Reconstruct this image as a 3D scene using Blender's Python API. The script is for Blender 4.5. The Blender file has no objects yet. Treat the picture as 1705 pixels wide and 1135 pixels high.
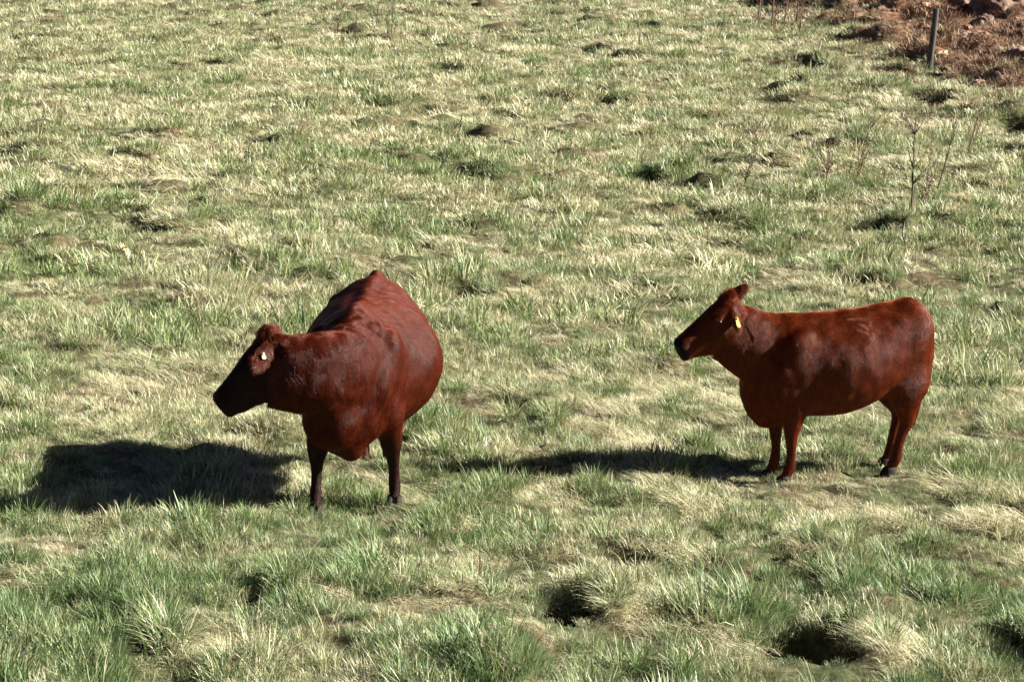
import bpy, bmesh, math, random, os
import numpy as np
from mathutils import Vector, Matrix, noise
R = math.radians
random.seed(7); rng = np.random.default_rng(7)
S = bpy.context.scene
COL = S.collection

# ------------------------------------------------------------------ camera, sky, sun, exposure
CAMH, FPX, PITCH = 4.58, 3970.0, R(12.35)
cd = bpy.data.cameras.new('camera'); cam = bpy.data.objects.new('camera', cd); COL.objects.link(cam)
cam.location = (0, 0, CAMH); cam.rotation_euler = (R(90) - PITCH, 0, 0)
cd.sensor_width = 36.0; cd.lens = 36.0 * FPX / 1705.0; cd.clip_end = 3000; cd.clip_start = 0.1
S.camera = cam
SUN_EL, SUN_AZ = R(28), R(86)            # azimuth clockwise from +Y (the view direction): the sun is to the right
w = bpy.data.worlds.new('World'); S.world = w; w.use_nodes = True
nt = w.node_tree; bg = nt.nodes['Background']
sky = nt.nodes.new('ShaderNodeTexSky'); sky.sky_type = 'NISHITA'; sky.sun_disc = False
sky.air_density = .12; sky.dust_density = .2; sky.sun_elevation = SUN_EL; sky.sun_rotation = SUN_AZ
nt.links.new(sky.outputs[0], bg.inputs[0]); bg.inputs[1].default_value = 0.05
sd = bpy.data.lights.new('sun', 'SUN'); so = bpy.data.objects.new('sun', sd); COL.objects.link(so)
sd.energy = 5.0; sd.angle = R(0.5); sd.color = (1.0, 0.95, 0.86)
sdir = Vector((math.sin(SUN_AZ) * math.cos(SUN_EL), math.cos(SUN_AZ) * math.cos(SUN_EL), math.sin(SUN_EL)))
so.rotation_euler = sdir.to_track_quat('Z', 'Y').to_euler(); so.location = (20, 10, 20)
S.view_settings.view_transform = 'Standard'; S.view_settings.look = 'None'
S.view_settings.exposure = 2.0; S.view_settings.gamma = 1.0
S.render.engine = 'CYCLES'
S.render.resolution_x = 1024; S.render.resolution_y = 681
GRASS = not os.environ.get('NOGRASS')

# ------------------------------------------------------------------ helpers
def tag(o, label=None, cat=None, group=None, kind=None):
    if label: o['label'] = label
    if cat: o['category'] = cat
    if group: o['group'] = group
    if kind: o['kind'] = kind
    return o
def link(name, me, mat=None, parent=None):
    o = bpy.data.objects.new(name, me); COL.objects.link(o)
    if mat: me.materials.append(mat)
    if parent: o.parent = parent
    return o
def empty(name, loc, rz=0):
    o = bpy.data.objects.new(name, None); COL.objects.link(o); o.location = loc; o.rotation_euler = (0, 0, rz)
    o.empty_display_size = 0.2
    return o
def bm_obj(name, bm, mat=None, parent=None, smooth=True):
    me = bpy.data.meshes.new(name); bm.normal_update(); bm.to_mesh(me); bm.free()
    if smooth: me.shade_smooth()
    return link(name, me, mat, parent)
class NT:
    """tiny node helper"""
    def __init__(s, name):
        s.m = bpy.data.materials.new(name); s.m.use_nodes = True; s.t = s.m.node_tree
        s.b = s.t.nodes['Principled BSDF']; s.out = s.t.nodes['Material Output']
    def n(s, typ, **k):
        nd = s.t.nodes.new(typ)
        for a, v in k.items():
            if a.startswith('i_'): nd.inputs[int(a[2:])].default_value = v
            else: setattr(nd, a, v)
        return nd
    def l(s, a, b): s.t.links.new(a, b)
    def noise(s, vec, scale, detail=3, rough=0.55):
        nd = s.n('ShaderNodeTexNoise'); nd.inputs['Scale'].default_value = scale
        nd.inputs['Detail'].default_value = detail; nd.inputs['Roughness'].default_value = rough
        if vec is not None: s.l(vec, nd.inputs['Vector'])
        return nd.outputs['Fac']
    def ramp(s, fac, stops):
        nd = s.n('ShaderNodeValToRGB'); e = nd.color_ramp.elements
        while len(e) < len(stops): e.new(0.5)
        for el, (p, c) in zip(e, stops): el.position = p; el.color = (*c, 1) if len(c) == 3 else c
        s.l(fac, nd.inputs[0]); return nd.outputs[0]
    def mix(s, fac, a, b, blend='MIX'):
        nd = s.n('ShaderNodeMix', data_type='RGBA', blend_type=blend)
        for sock, v in ((nd.inputs[0], fac), (nd.inputs[6], a), (nd.inputs[7], b)):
            if isinstance(v, bpy.types.NodeSocket): s.l(v, sock)
            elif isinstance(v, (int, float)): sock.default_value = v
            else: sock.default_value = (*v, 1)
        return nd.outputs[2]
    def math(s, op, a, b=0.0, clamp=False):
        nd = s.n('ShaderNodeMath', operation=op, use_clamp=clamp)
        for sock, v in ((nd.inputs[0], a), (nd.inputs[1], b)):
            if isinstance(v, bpy.types.NodeSocket): s.l(v, sock)
            else: sock.default_value = v
        return nd.outputs[0]
def fnoise(x, y, sc, seed=0.0):
    return noise.noise(Vector((x * sc + seed, y * sc - seed * 1.7, seed * 0.31)))
def sstep(a, b, t):
    t = min(1.0, max(0.0, (t - a) / (b - a))); return t * t * (3 - 2 * t)
def cross_slope(x, y): return -.058 * 7 * math.tanh(x / 7) * (1 - sstep(24, 60, y))
def P(px, py):
    """where a point of the pasture seen in the 1705 px photograph stands (surveying only)"""
    a = PITCH + math.atan((py - 567.5) / FPX); z = 0.
    for _ in range(6):
        d = (CAMH - z) / math.tan(a); zc = d * math.cos(PITCH) + (CAMH - z) * math.sin(PITCH)
        x = (px - 852.5) / FPX * zc; z = cross_slope(x, d)
    return (x, d)

# ------------------------------------------------------------------ ground
# hollows: x, y, radius x, radius y, depth
HOL = []
for px, py, rx, ry, dp in ((955, 1018, .20, .26, .20), (1345, 1080, .34, .34, .28), (1205, 1022, .12, .12, .07),
                           (438, 990, .10, .14, .12), (1700, 1085, .16, .30, .18), (245, 1085, .10, .12, .12), (1100, 1128, .10, .10, .12),
                           (785, 494, .20, .35, .16), (1345, 118, .35, .7, .26), (1290, 158, .45, .7, .24), (1695, 212, .5, .9, .28),
                           (1545, 170, .5, .7, .2), (1650, 150, .5, .7, .16), (1467, 388, .22, .4, .16), (885, 712, .16, .2, .08),
                           (355, 108, .35, .5, .2), (980, 152, .35, .5, .2), (740, 108, .35, .5, .2), (1010, 175, .3, .4, .15),
                           (1435, 470, .3, .25, .13), (1600, 365, .25, .3, .12), (965, 20, .4, .7, .22), (876, 46, .4, .7, .2),
                           (1160, 50, .5, .6, .16), (10, 350, .25, .4, .16), (1430, 245, .35, .4, .15), (480, 60, .4, .6, .16), (1080, 305, .25, .3, .12)):
    gx, gy = P(px, py); HOL.append((gx, gy, rx, ry, dp))
def bank(x, y, o=0.):
    """how much of the bare earth bank is here (0..1): the right far corner"""
    b = min(x - 6.3 + .09 * (y - 62), (y - 40.8) * .5) + fnoise(x, y, .5, 3.3) * .9 + fnoise(x, y, 1.7, 3.9) * .5
    return sstep(-.4, 1.3, b + o) * (1 - sstep(95, 125, y)) * (1 - sstep(30, 45, x))
def mound(x, y):
    """tussocky relief: low rounded mounds half a metre apart"""
    calm = 1 - .8 * max(math.exp(-((x + 1.05) ** 2 + (y - 16.0) ** 2) / .8), math.exp(-((x - 1.9) ** 2 + (y - 16.4) ** 2) / .5), math.exp(-((x - 2.7) ** 2 + (y - 16.7) ** 2) / .4))
    d, p = noise.voronoi(Vector((x * 1.7 + .25 * fnoise(x, y, 1.5, 71.), y * 1.7, 0)))
    k = .6 + 1.1 * noise.cell(p[0] * 3.1)
    d2, p2 = noise.voronoi(Vector((x * 3.6, y * 3.6, 5.)))
    far_ = sstep(19, 28, y)
    if far_ > 0:
        d3, p3 = noise.voronoi(Vector((x * 1.0, y * .8, 9.))); h3 = far_ * .17 * (.3 + noise.cell(p3[0] * 2.3)) * max(0, 1 - (d3[0] / .5) ** 2)
    else: h3 = 0
    return h3 + calm * .095 * k * max(0, 1 - (d[0] / .6) ** 2) * sstep(-.35, .3, fnoise(x, y, .6, 73.)) + .04 * max(0, 1 - (d2[0] / .55) ** 2)
def ground_h(x, y):
    h = cross_slope(x, y) + 0.05 * fnoise(x, y, .22, 1.0) + .045 * fnoise(x, y, .7, 2.0) + .05 * fnoise(x, y, 2.0, 5.0) + .022 * fnoise(x, y, 4.3, 6.0)
    if abs(x) < 30 and 5 < y < 95: h += .012 * fnoise(x, y, 6.0, 9.0) + mound(x, y)
    f = sstep(90, 260, y); h += f * (y - 90) * 0.03 * (1 + .5 * fnoise(x, y, .01, 4.0))
    for hx, hy, rx, ry, dp in HOL:
        dx, dy = (x - hx), (y - hy)
        if abs(dx) < rx * 2.2 and abs(dy) < ry * 2.2:
            q = math.sqrt((dx / rx) ** 2 + (dy / ry) ** 2)
            h -= 1.05 * dp * (1 - sstep(.6, 1.2, q))
            if dx > 0: h += dp * .55 * (1 - sstep(.0, .7, abs(q - 1.35))) * min(1, dx / rx)
    if 30 < y < 130 and x > 0:
        b = bank(x, y)
        if b > 0:
            k = noise.fractal(Vector((x * .45, y * .3, 7.7)), 1.0, 2.0, 4)
            h += b * (.12 + .45 * abs(k) + .10 * noise.noise(Vector((x * 2.3, y * 2.0, 1.1))) + .9 * sstep(50, 75, y))
    return h
def axis(c0, c1, step, lo, hi, g):
    v = list(np.arange(c0, c1 + step / 2, step)); s = step; a = v[-1]
    while a < hi: s = min(s * g, 40); a += s; v.append(a)
    s = step; a = v[0]; pre = []
    while a > lo: s = min(s * g, 40); a -= s; pre.append(a)
    return pre[::-1] + v
xs = axis(-3.6, 4.4, .055, -500, 500, 1.022); ys = axis(10.5, 18.5, .06, -200, 90, 1.006)
while ys[-1] < 900: ys.append(ys[-1] + min(40, max(.5, (ys[-1] - 80) * .06)))
nx, ny = len(xs), len(ys)
vv = np.empty((ny, nx, 3)); 
for j, y in enumerate(ys):
    for i, x in enumerate(xs): vv[j, i] = (x, y, ground_h(x, y))
idx = np.arange(nx * ny).reshape(ny, nx)
fc = np.stack([idx[:-1, :-1], idx[:-1, 1:], idx[1:, 1:], idx[1:, :-1]], -1).reshape(-1, 4)
me = bpy.data.meshes.new('ground'); me.from_pydata(vv.reshape(-1, 3).tolist(), [], fc.tolist()); me.shade_smooth()
bk = me.attributes.new('bank', 'FLOAT', 'POINT')
bk.data.foreach_set('value', [bank(x, y) if (30 < y < 140 and x > 0) else 0.0 for y in ys for x in xs])

g = NT('pasture_soil'); geo = g.n('ShaderNodeNewGeometry').outputs['Position']
n1 = g.noise(geo, 1.3, 4); n2 = g.noise(geo, 14, 4, .7); n3 = g.noise(geo, .35, 3)
soil = g.ramp(n2, [(.3, (.045, .030, .017)), (.55, (.11, .080, .045)), (.8, (.22, .17, .10))])
turf = g.ramp(n2, [(.3, (.02, .026, .01)), (.5, (.06, .07, .028)), (.75, (.16, .155, .08))])
c1 = g.mix(g.ramp(n1, [(.35, (0, 0, 0)), (.6, (1, 1, 1))]), soil, turf)
red = g.ramp(g.noise(geo, 2.6, 9, .8), [(.3, (.035, .016, .012)), (.45, (.13, .065, .040)), (.56, (.27, .145, .085)), (.66, (.36, .22, .14)), (.8, (.50, .40, .30))])
ba = g.n('ShaderNodeAttribute', attribute_name='bank').outputs['Fac']
bf = g.math('ADD', ba, g.math('MULTIPLY', g.math('SUBTRACT', n1, .5), .9), True)
bf = g.math('MULTIPLY', bf, g.math('MULTIPLY', ba, 6.0, True), True)
g.l(g.mix(bf, c1, red), g.b.inputs['Base Color']); g.b.inputs['Roughness'].default_value = .95
g.b.inputs['Specular IOR Level'].default_value = .15
bp = g.n('ShaderNodeBump'); bp.inputs['Strength'].default_value = .7; bp.inputs['Distance'].default_value = .04
g.l(g.noise(geo, 11, 8, .7), bp.inputs['Height']); g.l(bp.outputs[0], g.b.inputs['Normal'])
ground = link('ground', me, g.m); tag(ground, kind='structure')

# ------------------------------------------------------------------ grass
def grass_mat(name, translucent=.25):
    g = NT(name); pos = g.n('ShaderNodeNewGeometry').outputs['Position']
    a = g.n('ShaderNodeAttribute', attribute_name='dry').outputs['Fac']
    r = g.n('ShaderNodeAttribute', attribute_name='rnd').outputs['Fac']
    t = g.n('ShaderNodeAttribute', attribute_name='tip').outputs['Fac']
    big = g.noise(pos, .55, 3, .6); mid = g.noise(pos, 4.2, 5, .68)
    oi = g.n('ShaderNodeObjectInfo').outputs['Random']
    dry = g.math('ADD', a, g.math('MULTIPLY', g.math('SUBTRACT', mid, .5), 2.0))
    dry = g.math('ADD', dry, g.math('MULTIPLY', g.math('SUBTRACT', big, .5), 1.6))
    dry = g.math('ADD', dry, g.math('MULTIPLY', g.math('SUBTRACT', oi, .5), .5))
    sx = g.n('ShaderNodeSeparateXYZ'); g.l(pos, sx.inputs[0]); yy = sx.outputs[1]
    up = g.math('MULTIPLY', g.math('SUBTRACT', yy, 19.0), .03, True)        # the higher pasture is drier
    lo = g.math('MULTIPLY', g.math('SUBTRACT', 15.6, yy), .5, True)         # lusher strip low down
    dry = g.math('ADD', dry, g.math('MULTIPLY', up, .13))
    dry = g.math('ADD', dry, g.math('MULTIPLY', t, .12), True)
    greens = g.ramp(r, [(.0, (.055, .10, .033)), (.3, (.125, .19, .055)), (.55, (.245, .285, .085)), (.8, (.15, .235, .115)), (1., (.32, .37, .18))])
    greens = g.mix(g.math('MULTIPLY', lo, .35), greens, (.115, .20, .085))
    straws = g.ramp(r, [(.0, (.24, .205, .10)), (.3, (.46, .43, .235)), (.6, (.60, .56, .36)), (.85, (.80, .76, .60)), (1., (.25, .14, .07))])
    c = g.mix(g.ramp(dry, [(.30, (0, 0, 0)), (.78, (1, 1, 1))]), greens, straws)
    g.l(c, g.b.inputs['Base Color']); g.b.inputs['Roughness'].default_value = .5
    g.b.inputs['Specular IOR Level'].default_value = .35
    tr = g.n('ShaderNodeBsdfTranslucent'); g.l(g.mix(.35, c, (.35, .42, .08), 'MULTIPLY'), tr.inputs[0]); g.l(c, tr.inputs[0])
    ms = g.n('ShaderNodeMixShader'); ms.inputs[0].default_value = translucent
    g.l(g.b.outputs[0], ms.inputs[1]); g.l(tr.outputs[0], ms.inputs[2]); g.l(ms.outputs[0], g.out.inputs[0])
    return g.m
GM = grass_mat('grass_blades')
def blades(n, rad, l0, l1, w0, w1, lean0, lean1, curl, dry0, dry1, seed, bias=None, seg=3, bare=0.0):
    """a tuft of n tapered, bent grass blades, as one mesh"""
    r = random.Random(seed); V = []; F = []; D = []; Q = []; T = []
    for k in range(n):
        a = r.uniform(0, 2 * math.pi); q = rad * math.sqrt(r.random())
        base = Vector((q * math.cos(a), q * math.sin(a), -.015))
        az = a + r.gauss(0, .7) if bias is None else bias + r.gauss(0, .75)
        L = r.uniform(l0, l1) * (1 - .35 * q / max(rad, 1e-3)); ww = r.uniform(w0, w1)
        th = r.uniform(lean0, lean1); cu = r.uniform(.3, 1) * curl
        side_a = az + math.pi / 2 + r.gauss(0, .5); side = Vector((math.cos(side_a), math.sin(side_a), 0))
        p = base.copy(); dv = r.uniform(dry0, dry1); rv = r.random(); s0 = len(V); st = L / seg
        for i in range(seg + 1):
            f = i / seg; wd = ww * (1 - f) ** .6 * (.75 + .5 * f) if i < seg else 0
            if i < seg: V += [p - side * wd / 2, p + side * wd / 2]; T += [f, f]
            else: V += [p.copy()]; T += [1]
            an = th + cu * f
            p = p + Vector((math.cos(az) * math.sin(an), math.sin(az) * math.sin(an), math.cos(an))) * st
            if p.z < .006: p.z = .006 + r.random() * .01
        for i in range(seg - 1):
            b = s0 + 2 * i; F.append((b, b + 1, b + 3, b + 2))
        b = s0 + 2 * (seg - 1); F.append((b, b + 1, b + 2))
        nn = 2 * seg + 1; D += [dv] * nn; Q += [rv] * nn
    me = bpy.data.meshes.new('tuft'); me.from_pydata([tuple(v) for v in V], [], F)
    for nm, arr in (('dry', D), ('rnd', Q), ('tip', T)):
        me.attributes.new(nm, 'FLOAT', 'POINT').data.foreach_set('value', arr)
    me.shade_smooth(); return me
src = bpy.data.collections.new('tuft_sources')       # not linked to the scene: only instanced
def source(me):
    o = bpy.data.objects.new('t%02d' % len(src.objects), me); me.materials.append(GM); src.objects.link(o)
NV = 6
for k in range(NV): source(blades(85, .13, .05, .11, .003, .0055, .1, 1.1, 1.0, .15, .75, 100 + k))                 # 0 short mixed turf
for k in range(NV): source(blades(60, .075, .10, .19, .004, .0065, .05, .7, .9, -.15, .45, 200 + k))               # 1 green tuft
for k in range(NV): source(blades(75, .13, .10, .20, .0025, .0045, .9, 1.35, .6, .65, 1.25, 300 + k, bias=0.0))    # 2 matted straw, lying one way
for k in range(NV): source(blades(38, .06, .18, .32, .005, .008, .1, .8, 1.2, -.3, .5, 400 + k, seg=4))            # 3 long arching tussock
for k in range(NV): source(blades(9, .10, .12, .30, .002, .0035, .05, .9, .6, .7, 1.2, 500 + k))                   # 4 stray dry stalks
for k in range(NV): source(blades(60, .22, .06, .14, .008, .014, .2, 1.1, .9, .15, .85, 600 + k))                  # 5 far turf, coarse
for k in range(NV): source(blades(45, .20, .10, .22, .007, .012, .8, 1.35, .6, .6, 1.2, 700 + k, bias=0.0))        # 6 far straw
for k in range(NV): source(blades(40, .14, .12, .26, .008, .014, .1, .9, .9, -.1, .5, 800 + k))                    # 7 far green tussock

pts, rots, scl, var = [], [], [], []
def put(x, y, cls, s, rz=None, tilt=.15):
    pts.append((x, y, ground_h(x, y))); rots.append((random.gauss(0, tilt), random.gauss(0, tilt), random.uniform(0, 6.28) if rz is None else rz))
    scl.append(s); var.append(cls * NV + random.randrange(NV))
def in_hollow(x, y, lim=.92):
    for hx, hy, rx, ry, dp in HOL:
        if abs(x - hx) < rx and abs(y - hy) < ry and ((x - hx) / rx) ** 2 + ((y - hy) / ry) ** 2 < lim ** 2: return True
    return False
def scatter():
    y = 9.8
    while y < 92:
        dens = 210 if y < 14.5 else 210 - (y - 14.5) * 14 if y < 23 else max(16, 85 - (y - 23) * 2.0)
        dy = .25 if y < 25 else .6
        hw = y * .2215 * 1.05 + 1.6
        for _ in range(int(dens * dy * 2 * hw)):
            x = random.uniform(-hw, hw); yy = y + random.random() * dy
            b = bank(x, yy) if yy > 32 and x > 0 else 0
            if random.random() < b * .93: continue
            if in_hollow(x, yy): 
                if random.random() < .5: put(x, yy, 2 if yy < 25 else 6, random.uniform(.35, .6), None, .3)
                continue
            front = 0
            if yy < 25:
                for hx, hy, rx, ry, dp in HOL:
                    if dp > .1 and abs(x - hx) < rx * 1.1 and hy - ry - .4 < yy < hy: front = 1
            if front:
                if random.random() < .6: put(x, yy, 0, random.uniform(.3, .6))
                continue
            f1 = .7 * fnoise(x, yy, .8, 11.) + .8 * fnoise(x, yy, 2.6, 12.)          # green tussocks
            f2 = .7 * fnoise(x, yy, .55, 21.) + .8 * fnoise(x, yy, 2.1, 22.)         # straw
            flow = 3.4 + 2.2 * fnoise(x, yy, .45, 31.) + random.gauss(0, .5)
            u = random.random()
            near = sstep(15.2, 13.2, yy)                                       # longer grass in the foreground
            hs = max(.35, .82 + .75 * fnoise(x, yy, 1.3, 41.) + .8 * fnoise(x, yy, 3.2, 42.)) * random.uniform(.8, 1.2)
            far = yy > 24 + 6 * random.random()
            if far:
                k = 1 + (yy - 24) * .006
                if f2 > .12 and u < .6: put(x, yy, 6, k * hs, flow)
                elif f1 > .15 and u < .7: put(x, yy, 7, k * hs * .9)
                else: put(x, yy, 5, k * hs)
            else:
                if u < .03: put(x, yy, 4, random.uniform(.7, 1.2))
                elif f2 > .1 and u < .62: put(x, yy, 2, hs * random.uniform(.8, 1.2), flow, .1)
                elif f1 > -.05 and u < .35 + .35 * near: put(x, yy, 1, hs * random.uniform(.8, 1.15) * (1 + .25 * near))
                elif near > .2 and u < .62 and f1 > -.3 and random.random() < .35: put(x, yy, 3, random.uniform(.6, 1.05) * (.7 + .4 * near) * hs)
                elif u < .45 and random.random() < .03: put(x, yy, 3, random.uniform(.6, .9))
                else: put(x, yy, 0, hs * random.uniform(.85, 1.2))
        y += dy
    for _ in range(900):
        yy = 20 + 65 * random.random() ** 1.3; x = random.uniform(-yy * .24, yy * .24)
        if bank(x, yy, .5) > .1: continue
        sc = random.uniform(.7, 1.3); c = 7 if random.random() < .6 else 6
        for k in range(7): put(x + random.gauss(0, .16) * sc, yy + random.gauss(0, .16) * sc, c if random.random() < .8 else 5, sc * random.uniform(.8, 1.25), None, .25)
    # overhanging grass round the hollows, longest on the side towards the sun
    for hx, hy, rx, ry, dp in HOL:
        n = 16 if hy < 25 else 12
        for k in range(n):
            a = random.uniform(-.7, 1.4) if k % 4 else random.uniform(1.2, 3.2)
            q = random.uniform(1.0, 1.45)
            put(hx + rx * q * math.cos(a), hy + ry * q * math.sin(a), 3 if hy < 25 else 7, random.uniform(.7, 1.05) * (1 if hy < 25 else 1.25), None, .25)
FEET = [P(535, 850), P(647, 838), P(1283, 788), P(1305, 792), P(1482, 772), P(1476, 764)]
if GRASS:
    scatter()
    for fx_, fy_ in FEET:
        for k in range(16):
            a = random.uniform(-3.3, .2) if k % 4 else random.uniform(0, 6.28); q = random.uniform(.07, .2)
            put(fx_ + q * math.cos(a), fy_ + q * math.sin(a), random.choice((0, 0, 1)), random.uniform(.35, .6))
else:
    put(0, 20, 0, 1)
me = bpy.data.meshes.new('pasture_grass'); me.from_pydata(pts, [], [])
at = me.attributes.new('rot', 'FLOAT_VECTOR', 'POINT'); at.data.foreach_set('vector', np.array(rots).ravel())
at = me.attributes.new('scl', 'FLOAT', 'POINT'); at.data.foreach_set('value', scl)
at = me.attributes.new('var', 'INT', 'POINT'); at.data.foreach_set('value', var)
grass = link('pasture_grass', me, GM); tag(grass, 'grazed green and straw coloured pasture grass', 'grass', kind='stuff')
gn = bpy.data.node_groups.new('grass_scatter', 'GeometryNodeTree')
gn.interface.new_socket('Geometry', in_out='INPUT', socket_type='NodeSocketGeometry')
gn.interface.new_socket('Geometry', in_out='OUTPUT', socket_type='NodeSocketGeometry')
gi = gn.nodes.new('NodeGroupInput'); go = gn.nodes.new('NodeGroupOutput')
ci = gn.nodes.new('GeometryNodeCollectionInfo'); ci.inputs['Collection'].default_value = src
ci.inputs['Separate Children'].default_value = True; ci.inputs['Reset Children'].default_value = True
ip = gn.nodes.new('GeometryNodeInstanceOnPoints'); ip.inputs['Pick Instance'].default_value = True
def named(nm, typ):
    n = gn.nodes.new('GeometryNodeInputNamedAttribute'); n.data_type = typ; n.inputs[0].default_value = nm
    return [o for o in n.outputs if o.enabled and o.name == 'Attribute'][0]
e2r = gn.nodes.new('FunctionNodeEulerToRotation'); L = gn.links.new
L(named('rot', 'FLOAT_VECTOR'), e2r.inputs[0]); L(e2r.outputs[0], ip.inputs['Rotation'])
L(named('scl', 'FLOAT'), ip.inputs['Scale']); L(named('var', 'INT'), ip.inputs['Instance Index'])
L(gi.outputs[0], ip.inputs['Points']); L(ci.outputs[0], ip.inputs['Instance']); L(ip.outputs[0], go.inputs[0])
md = grass.modifiers.new('scatter', 'NODES'); md.node_group = gn

# --- leaf litter, clods and dead brush on the bare bank
def litter_mat():
    g = NT('bank_litter'); r = g.n('ShaderNodeAttribute', attribute_name='rnd').outputs['Fac']; oi = g.n('ShaderNodeObjectInfo').outputs['Random']
    f = g.math('FRACT', g.math('ADD', r, oi))
    c = g.ramp(f, [(0, (.05, .022, .014)), (.3, (.16, .075, .04)), (.5, (.30, .16, .085)), (.7, (.40, .27, .17)), (.85, (.20, .15, .10)), (1., (.10, .05, .035))])
    g.l(c, g.b.inputs['Base Color']); g.b.inputs['Roughness'].default_value = .85; return g.m
GL = litter_mat(); src2 = bpy.data.collections.new('litter_sources')
for k in range(6):
    m_ = blades(45, .24, .10, .34, .010, .022, .5, 1.5, .5, .5, 1, 900 + k); m_.materials.append(GL)
    src2.objects.link(bpy.data.objects.new('t%02d' % k, m_))
for k in range(6):
    bm = bmesh.new(); bmesh.ops.create_icosphere(bm, subdivisions=3, radius=1)
    for v in bm.verts:
        d = v.co.normalized(); q = 1 + .45 * noise.fractal(d * 1.7 + Vector((k * 5.1, 0, 0)), 1., 2., 4); v.co = Vector((d.x * .17, d.y * .14, d.z * .10)) * q
    m_ = bpy.data.meshes.new('clod'); bm.to_mesh(m_); bm.free(); m_.attributes.new('rnd', 'FLOAT', 'POINT').data.foreach_set('value', [.1 * k] * len(m_.vertices)); m_.materials.append(GL)
    src2.objects.link(bpy.data.objects.new('t%02d' % (k + 6), m_))
store = (pts, rots, scl, var); pts, rots, scl, var = [], [], [], []
if GRASS:
    for _ in range(52000):
        y = random.uniform(38, 92); x = random.uniform(4.5, y * .24 + 3); b = bank(x, y); b2 = .16 * bank(x, y, 2.2)
        if random.random() > max(b, b2) * (1.2 - y * .008): continue
        cl = fnoise(x, y, .9, 61.) + .6 * fnoise(x, y, 2.5, 62.); u = random.random()
        k = 6 + random.randrange(6) if u < .07 * b else random.randrange(6)
        pts.append((x, y, ground_h(x, y))); rots.append((random.gauss(0, .3), random.gauss(0, .3), random.uniform(0, 6.28)))
        scl.append((random.uniform(.3, .9) if random.random() < .9 else random.uniform(1, 2.2)) * .8 if k > 5 else max(.3, .6 + .9 * cl) * (1 if b > .5 else .7)); var.append(k)
else: pts.append((8, 50, 0)); rots.append((0, 0, 0)); scl.append(1.); var.append(0)
me = bpy.data.meshes.new('leaf_litter'); me.from_pydata(pts, [], [])
at = me.attributes.new('rot', 'FLOAT_VECTOR', 'POINT'); at.data.foreach_set('vector', np.array(rots).ravel())
at = me.attributes.new('scl', 'FLOAT', 'POINT'); at.data.foreach_set('value', scl)
at = me.attributes.new('var', 'INT', 'POINT'); at.data.foreach_set('value', var)
lit = link('leaf_litter', me, GL); tag(lit, 'brown leaf litter, clods and dead brush on the bare bank', 'litter', kind='stuff')
gn2 = gn.copy(); [n for n in gn2.nodes if n.bl_idname == 'GeometryNodeCollectionInfo'][0].inputs['Collection'].default_value = src2
md = lit.modifiers.new('scatter', 'NODES'); md.node_group = gn2
# ------------------------------------------------------------------ cattle
def ring_loft(bm, rings, cap=True):
    """rings: lists of co-ordinates of equal length; closed tube"""
    rv = [[bm.verts.new(p) for p in r] for r in rings]; n = len(rv[0])
    for a, b in zip(rv[:-1], rv[1:]):
        for i in range(n): bm.faces.new((a[i], a[(i + 1) % n], b[(i + 1) % n], b[i]))
    if cap:
        for r, rev in ((rv[0], True), (rv[-1], False)):
            c = bm.verts.new(sum((v.co for v in r), Vector()) / n)
            for i in range(n):
                q = (r[i], r[(i + 1) % n], c); bm.faces.new(q[::-1] if rev else q)
def catmull(pts, sub):
    """smooth rows of numbers"""
    p = [np.array(q, float) for q in pts]; p = [2 * p[0] - p[1]] + p + [2 * p[-1] - p[-2]]; out = []
    for i in range(1, len(p) - 2):
        for k in range(sub):
            t = k / sub
            out.append(.5 * (2 * p[i] + (p[i + 1] - p[i - 1]) * t + (2 * p[i - 1] - 5 * p[i] + 4 * p[i + 1] - p[i + 2]) * t * t + (3 * p[i] - p[i - 1] - 3 * p[i + 1] + p[i + 2]) * t ** 3))
    out.append(p[-2]); return out
def torso(bm, rows, N=40, asym=0.):
    """x, top, bottom, half width, height of the widest point, power of the upper half, power of the lower half, y shift"""
    rings = []
    for x, top, bot, hw, zm, nu, nl in catmull(rows, 4):
        r = []
        for i in range(N):
            t = 2 * math.pi * i / N; c, s = math.cos(t), math.sin(t); n = nu if s >= 0 else nl
            y = hw * math.copysign(abs(c) ** (2 / n), c) * (1 + (asym if c > 0 else -1.7 * asym) * math.exp(-((x + .05) / .45) ** 2))
            z = zm + ((top - zm) if s >= 0 else (zm - bot)) * math.copysign(abs(s) ** (2 / n), s)
            r.append(Vector((x, y, z)))
        rings.append(r)
    ring_loft(bm, rings)
def tube(bm, rows, side, N=18, sub=3, M=None):
    """rows: x, y, z, radius across (along the 'side' axis), radius in the bending plane"""
    rows = catmull(rows, sub); rings = []; side = Vector(side)
    for i, q in enumerate(rows):
        a, b = rows[max(0, i - 1)], rows[min(len(rows) - 1, i + 1)]
        t = Vector(b[:3] - a[:3]).normalized(); s = (side - t * side.dot(t)).normalized(); u = t.cross(s)
        c = Vector(q[:3]); r = [c + s * (q[3] * math.cos(w)) + u * (q[4] * math.sin(w)) for w in [2 * math.pi * k / N for k in range(N)]]
        rings.append([M @ p for p in r] if M else r)
    ring_loft(bm, rings)
def blob(bm, c, r, M=None, rot=None):
    mt = Matrix.Translation(c) @ (rot.to_4x4() if rot else Matrix.Identity(4)) @ Matrix.Diagonal((*r, 1))
    if M: mt = M @ mt
    bmesh.ops.create_uvsphere(bm, u_segments=20, v_segments=14, radius=1, matrix=mt)

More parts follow.
